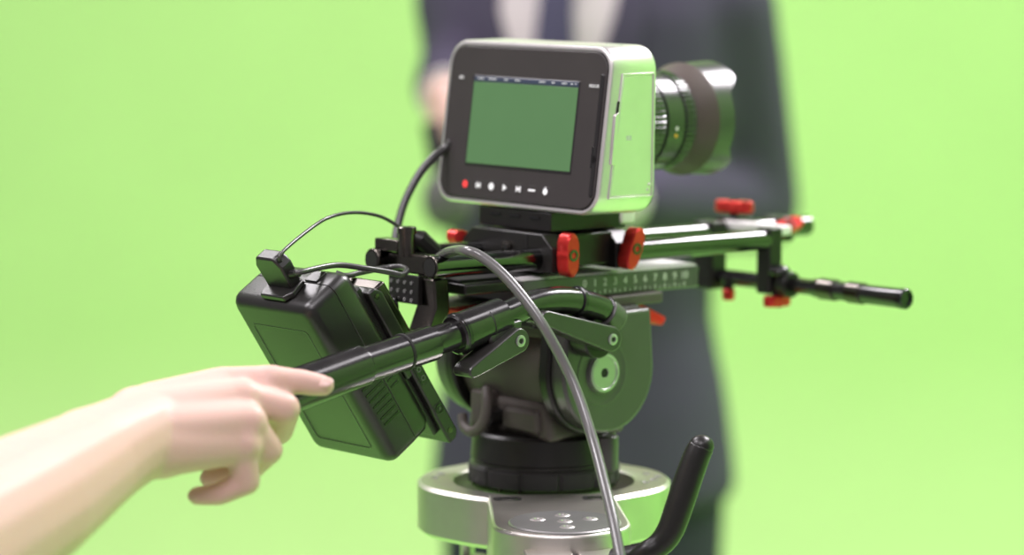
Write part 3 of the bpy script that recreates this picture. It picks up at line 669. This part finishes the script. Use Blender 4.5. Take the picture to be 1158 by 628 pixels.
def shoes(T):
    for s in (1, -1): T.part('shoe', MB().rings([[Vector((s*102+k*w2*cos(2*pi*i/20), -50+k*l2*sin(2*pi*i/20)-(z < 45)*25, z)) for i in range(20)] for z, k, w2, l2 in ((0, 1, 46, 128), (30, 1, 46, 130), (55, .9, 42, 100), (85, .8, 44, 70))]), 'shoe', sharp=60)
def face(T, hairname='hair'):
    h = MB(); h.rings([[Vector((82*k*cos(2*pi*i/28), 6+100*k*sin(2*pi*i/28)+sh, z)) for i in range(28)] for z, k, sh in ((1650, .98, 22), (1690, 1.02, 14), (1740, 1.0, 4), (1785, .78, -2), (1806, .4, -4), (1812, .05, -4))])
    T.part('hair', h, 'hair', sharp=0)
    for s in (1, -1):
        ey = T.part('eye', MB().ball((s*31, -95, 1682), 13, 9, 8), 'shirt'); T.part('iris', MB().ball((s*31, -103, 1682), 5, 2.5, 5), 'shoe', ey)
shoes(T); face(T)
# the dark grey foam ball held in the presenter's hand
mp = MB(); c1 = L(at(507, 226, 3.60)); c0 = L(at(489, 140, 3.62)); mp.ball(c1, 31, 31, 36)
TM = Thing('microphone', MP, c1, 'dark grey foam-covered microphone held by the person in the suit', 'microphone')
TM.part('foam_cover', mp, 'mic_foam'); TM.part('microphone_handle', MB().cyl(c1, c0, 15, 12, n=24), 'black_satin')

# operator whose bare arm reaches in to the pan bar
MO = Matrix.Translation((-.80, 1.32, 0)) @ Matrix.Rotation(rad(78), 4, 'Z')
def H(p): return MO.inverted() @ p * 1000
T = person_thing('person', MO, 'bare forearm and hand of a person steering the black pan bar')
elb = H(at(-130, 660, 1.56)); wri = H(at(163, 488, 1.80))
g = MB()
g.rings([torso_ring(q) for q in ((1240, 150, 100, 0), (1300, 170, 112, 0), (1370, 180, 106, 0), (1430, 150, 85, 5), (1470, 70, 60, 10))])
g.caps((0, 10, 1440), (0, 0, 1560), 58, 54); g.ball((0, -12, 1680), 76, 96, 116); g.ball((0, -40, 1610), 52, 60, 52)
g.caps((0, -104, 1690), (0, -122, 1658), 9, 14); g.caps((0, -98, 1618), (0, -98, 1619), 22, 20)
for s_ in (1, -1): g.ball((s_*77, 4, 1675), 9, 18, 30)
g.caps((195, 10, 1415), (235, 20, 1140), 52, 42); g.caps((235, 20, 1140), (215, -60, 910), 42, 28)
hand_simple(g, (215, -60, 910), (212, -80, 820), (-1, 0, 0), 1)
shl = Vector((-180, 10, 1390)); g.caps(shl, elb, 52, 46)
def c(p, r0, q, r1): g.caps(H(at(*p)), H(at(*q)), r0, r1)
c((-130, 660, 1.56), 45, (30, 568, 1.69), 38.5); c((30, 568, 1.69), 38.5, (100, 524, 1.755), 31); c((100, 524, 1.755), 31, (158, 489, 1.80), 25)
c((156, 476, 1.81), 21, (182, 472, 1.82), 19); c((156, 506, 1.79), 20, (184, 510, 1.797), 17)
c((100, 522, 1.757), 31, (170, 487, 1.806), 24.5)
MCP = dict(i=(254, 435, 1.850), m=(272, 451, 1.834), r=(278, 478, 1.820), p=(272, 503, 1.816))
c((172, 466, 1.818), 18, MCP['i'], 11.5); c((175, 475, 1.808), 19, MCP['m'], 12.5); c((175, 492, 1.797), 19, MCP['r'], 12.5); c((178, 508, 1.793), 17.5, MCP['p'], 11.5)
c((195, 470, 1.822), 20, (250, 446, 1.846), 13.5); c((195, 484, 1.812), 20, (255, 466, 1.832), 14.5); c((195, 498, 1.803), 19, (256, 492, 1.824), 14)
for k_, r_ in (('i', 11), ('m', 12.6), ('r', 12.2), ('p', 11.6)):
    x, y, d = MCP[k_]; c((x, y, d-.0015), r_, (x+4, y, d-.0015), r_-.8)
# index, laid along the bar
c(MCP['i'], 11, (308, 430, 1.850), 9.4); c((304, 430, 1.849), 9.6, (313, 430.5, 1.850), 9.3); c((308, 430, 1.850), 8.9, (340, 432, 1.853), 7.9); c((340, 432, 1.853), 8.0, (366, 436.5, 1.855), 6.8)
# middle, bent over the bar
c(MCP['m'], 11.2, (322, 462, 1.840), 9.6); c((322, 462, 1.840), 9.9, (316, 488, 1.861), 8.6); c((316, 488, 1.861), 8.2, (300, 494, 1.882), 7)
# ring
c(MCP['r'], 10.8, (304, 509, 1.830), 9); c((304, 509, 1.830), 8.8, (282, 532, 1.846), 7.6); c((282, 532, 1.846), 7.4, (237, 541, 1.852), 6.6)
# little finger
c(MCP['p'], 10.2, (279, 545, 1.820), 8.4); c((279, 545, 1.820), 8.2, (248, 559, 1.822), 7.2); c((248, 559, 1.822), 7.0, (222, 561, 1.825), 6.0)
# thumb, under the bar
c((190, 490, 1.83), 15, (245, 478, 1.885), 11); c((245, 478, 1.885), 10.5, (272, 486, 1.915), 8.5)
hd = T.part('body', g, 'skin', sharp=0); remesh(hd, .0017, 18, .5)
nl = MB(); nc = H(at(367, 432.5, 1.8497)); nl.ball((0, 0, 0), 5.6, 1.6, 4.0)
Q = (MO.inverted().to_3x3() @ Vector((-.1, -.72, .68))).to_track_quat('Y', 'X').to_matrix(); nl.v = [nc+Q @ Matrix.Rotation(pi/2, 3, 'Y') @ p for p in nl.v]
T.part('fingernail', nl, 'nail', sharp=0)
# clothing of the operator
j = MB(); j.rings([torso_ring(q, grow=8) for q in SEC])
j.caps((185, 10, 1390), (222, 15, 1260), 66, 62); j.caps(shl, shl.lerp(elb, .55), 66, 62)
jo = T.part('t_shirt', j, 'tshirt', sharp=0); remesh(jo, .012, 8)
t_ = MB()
t_.rings([torso_ring(q) for q in ((800, 165, 118, 0), (900, 168, 118, 0), (980, 160, 108, 0))])
for s in (1, -1): t_.caps((s*92, 0, 850), (s*98, -5, 500), 92, 72); t_.caps((s*98, -5, 500), (s*100, 10, 75), 72, 62)
to = T.part('jeans', t_, 'jeans', sharp=0); remesh(to, .012, 6)
shoes(T); face(T)
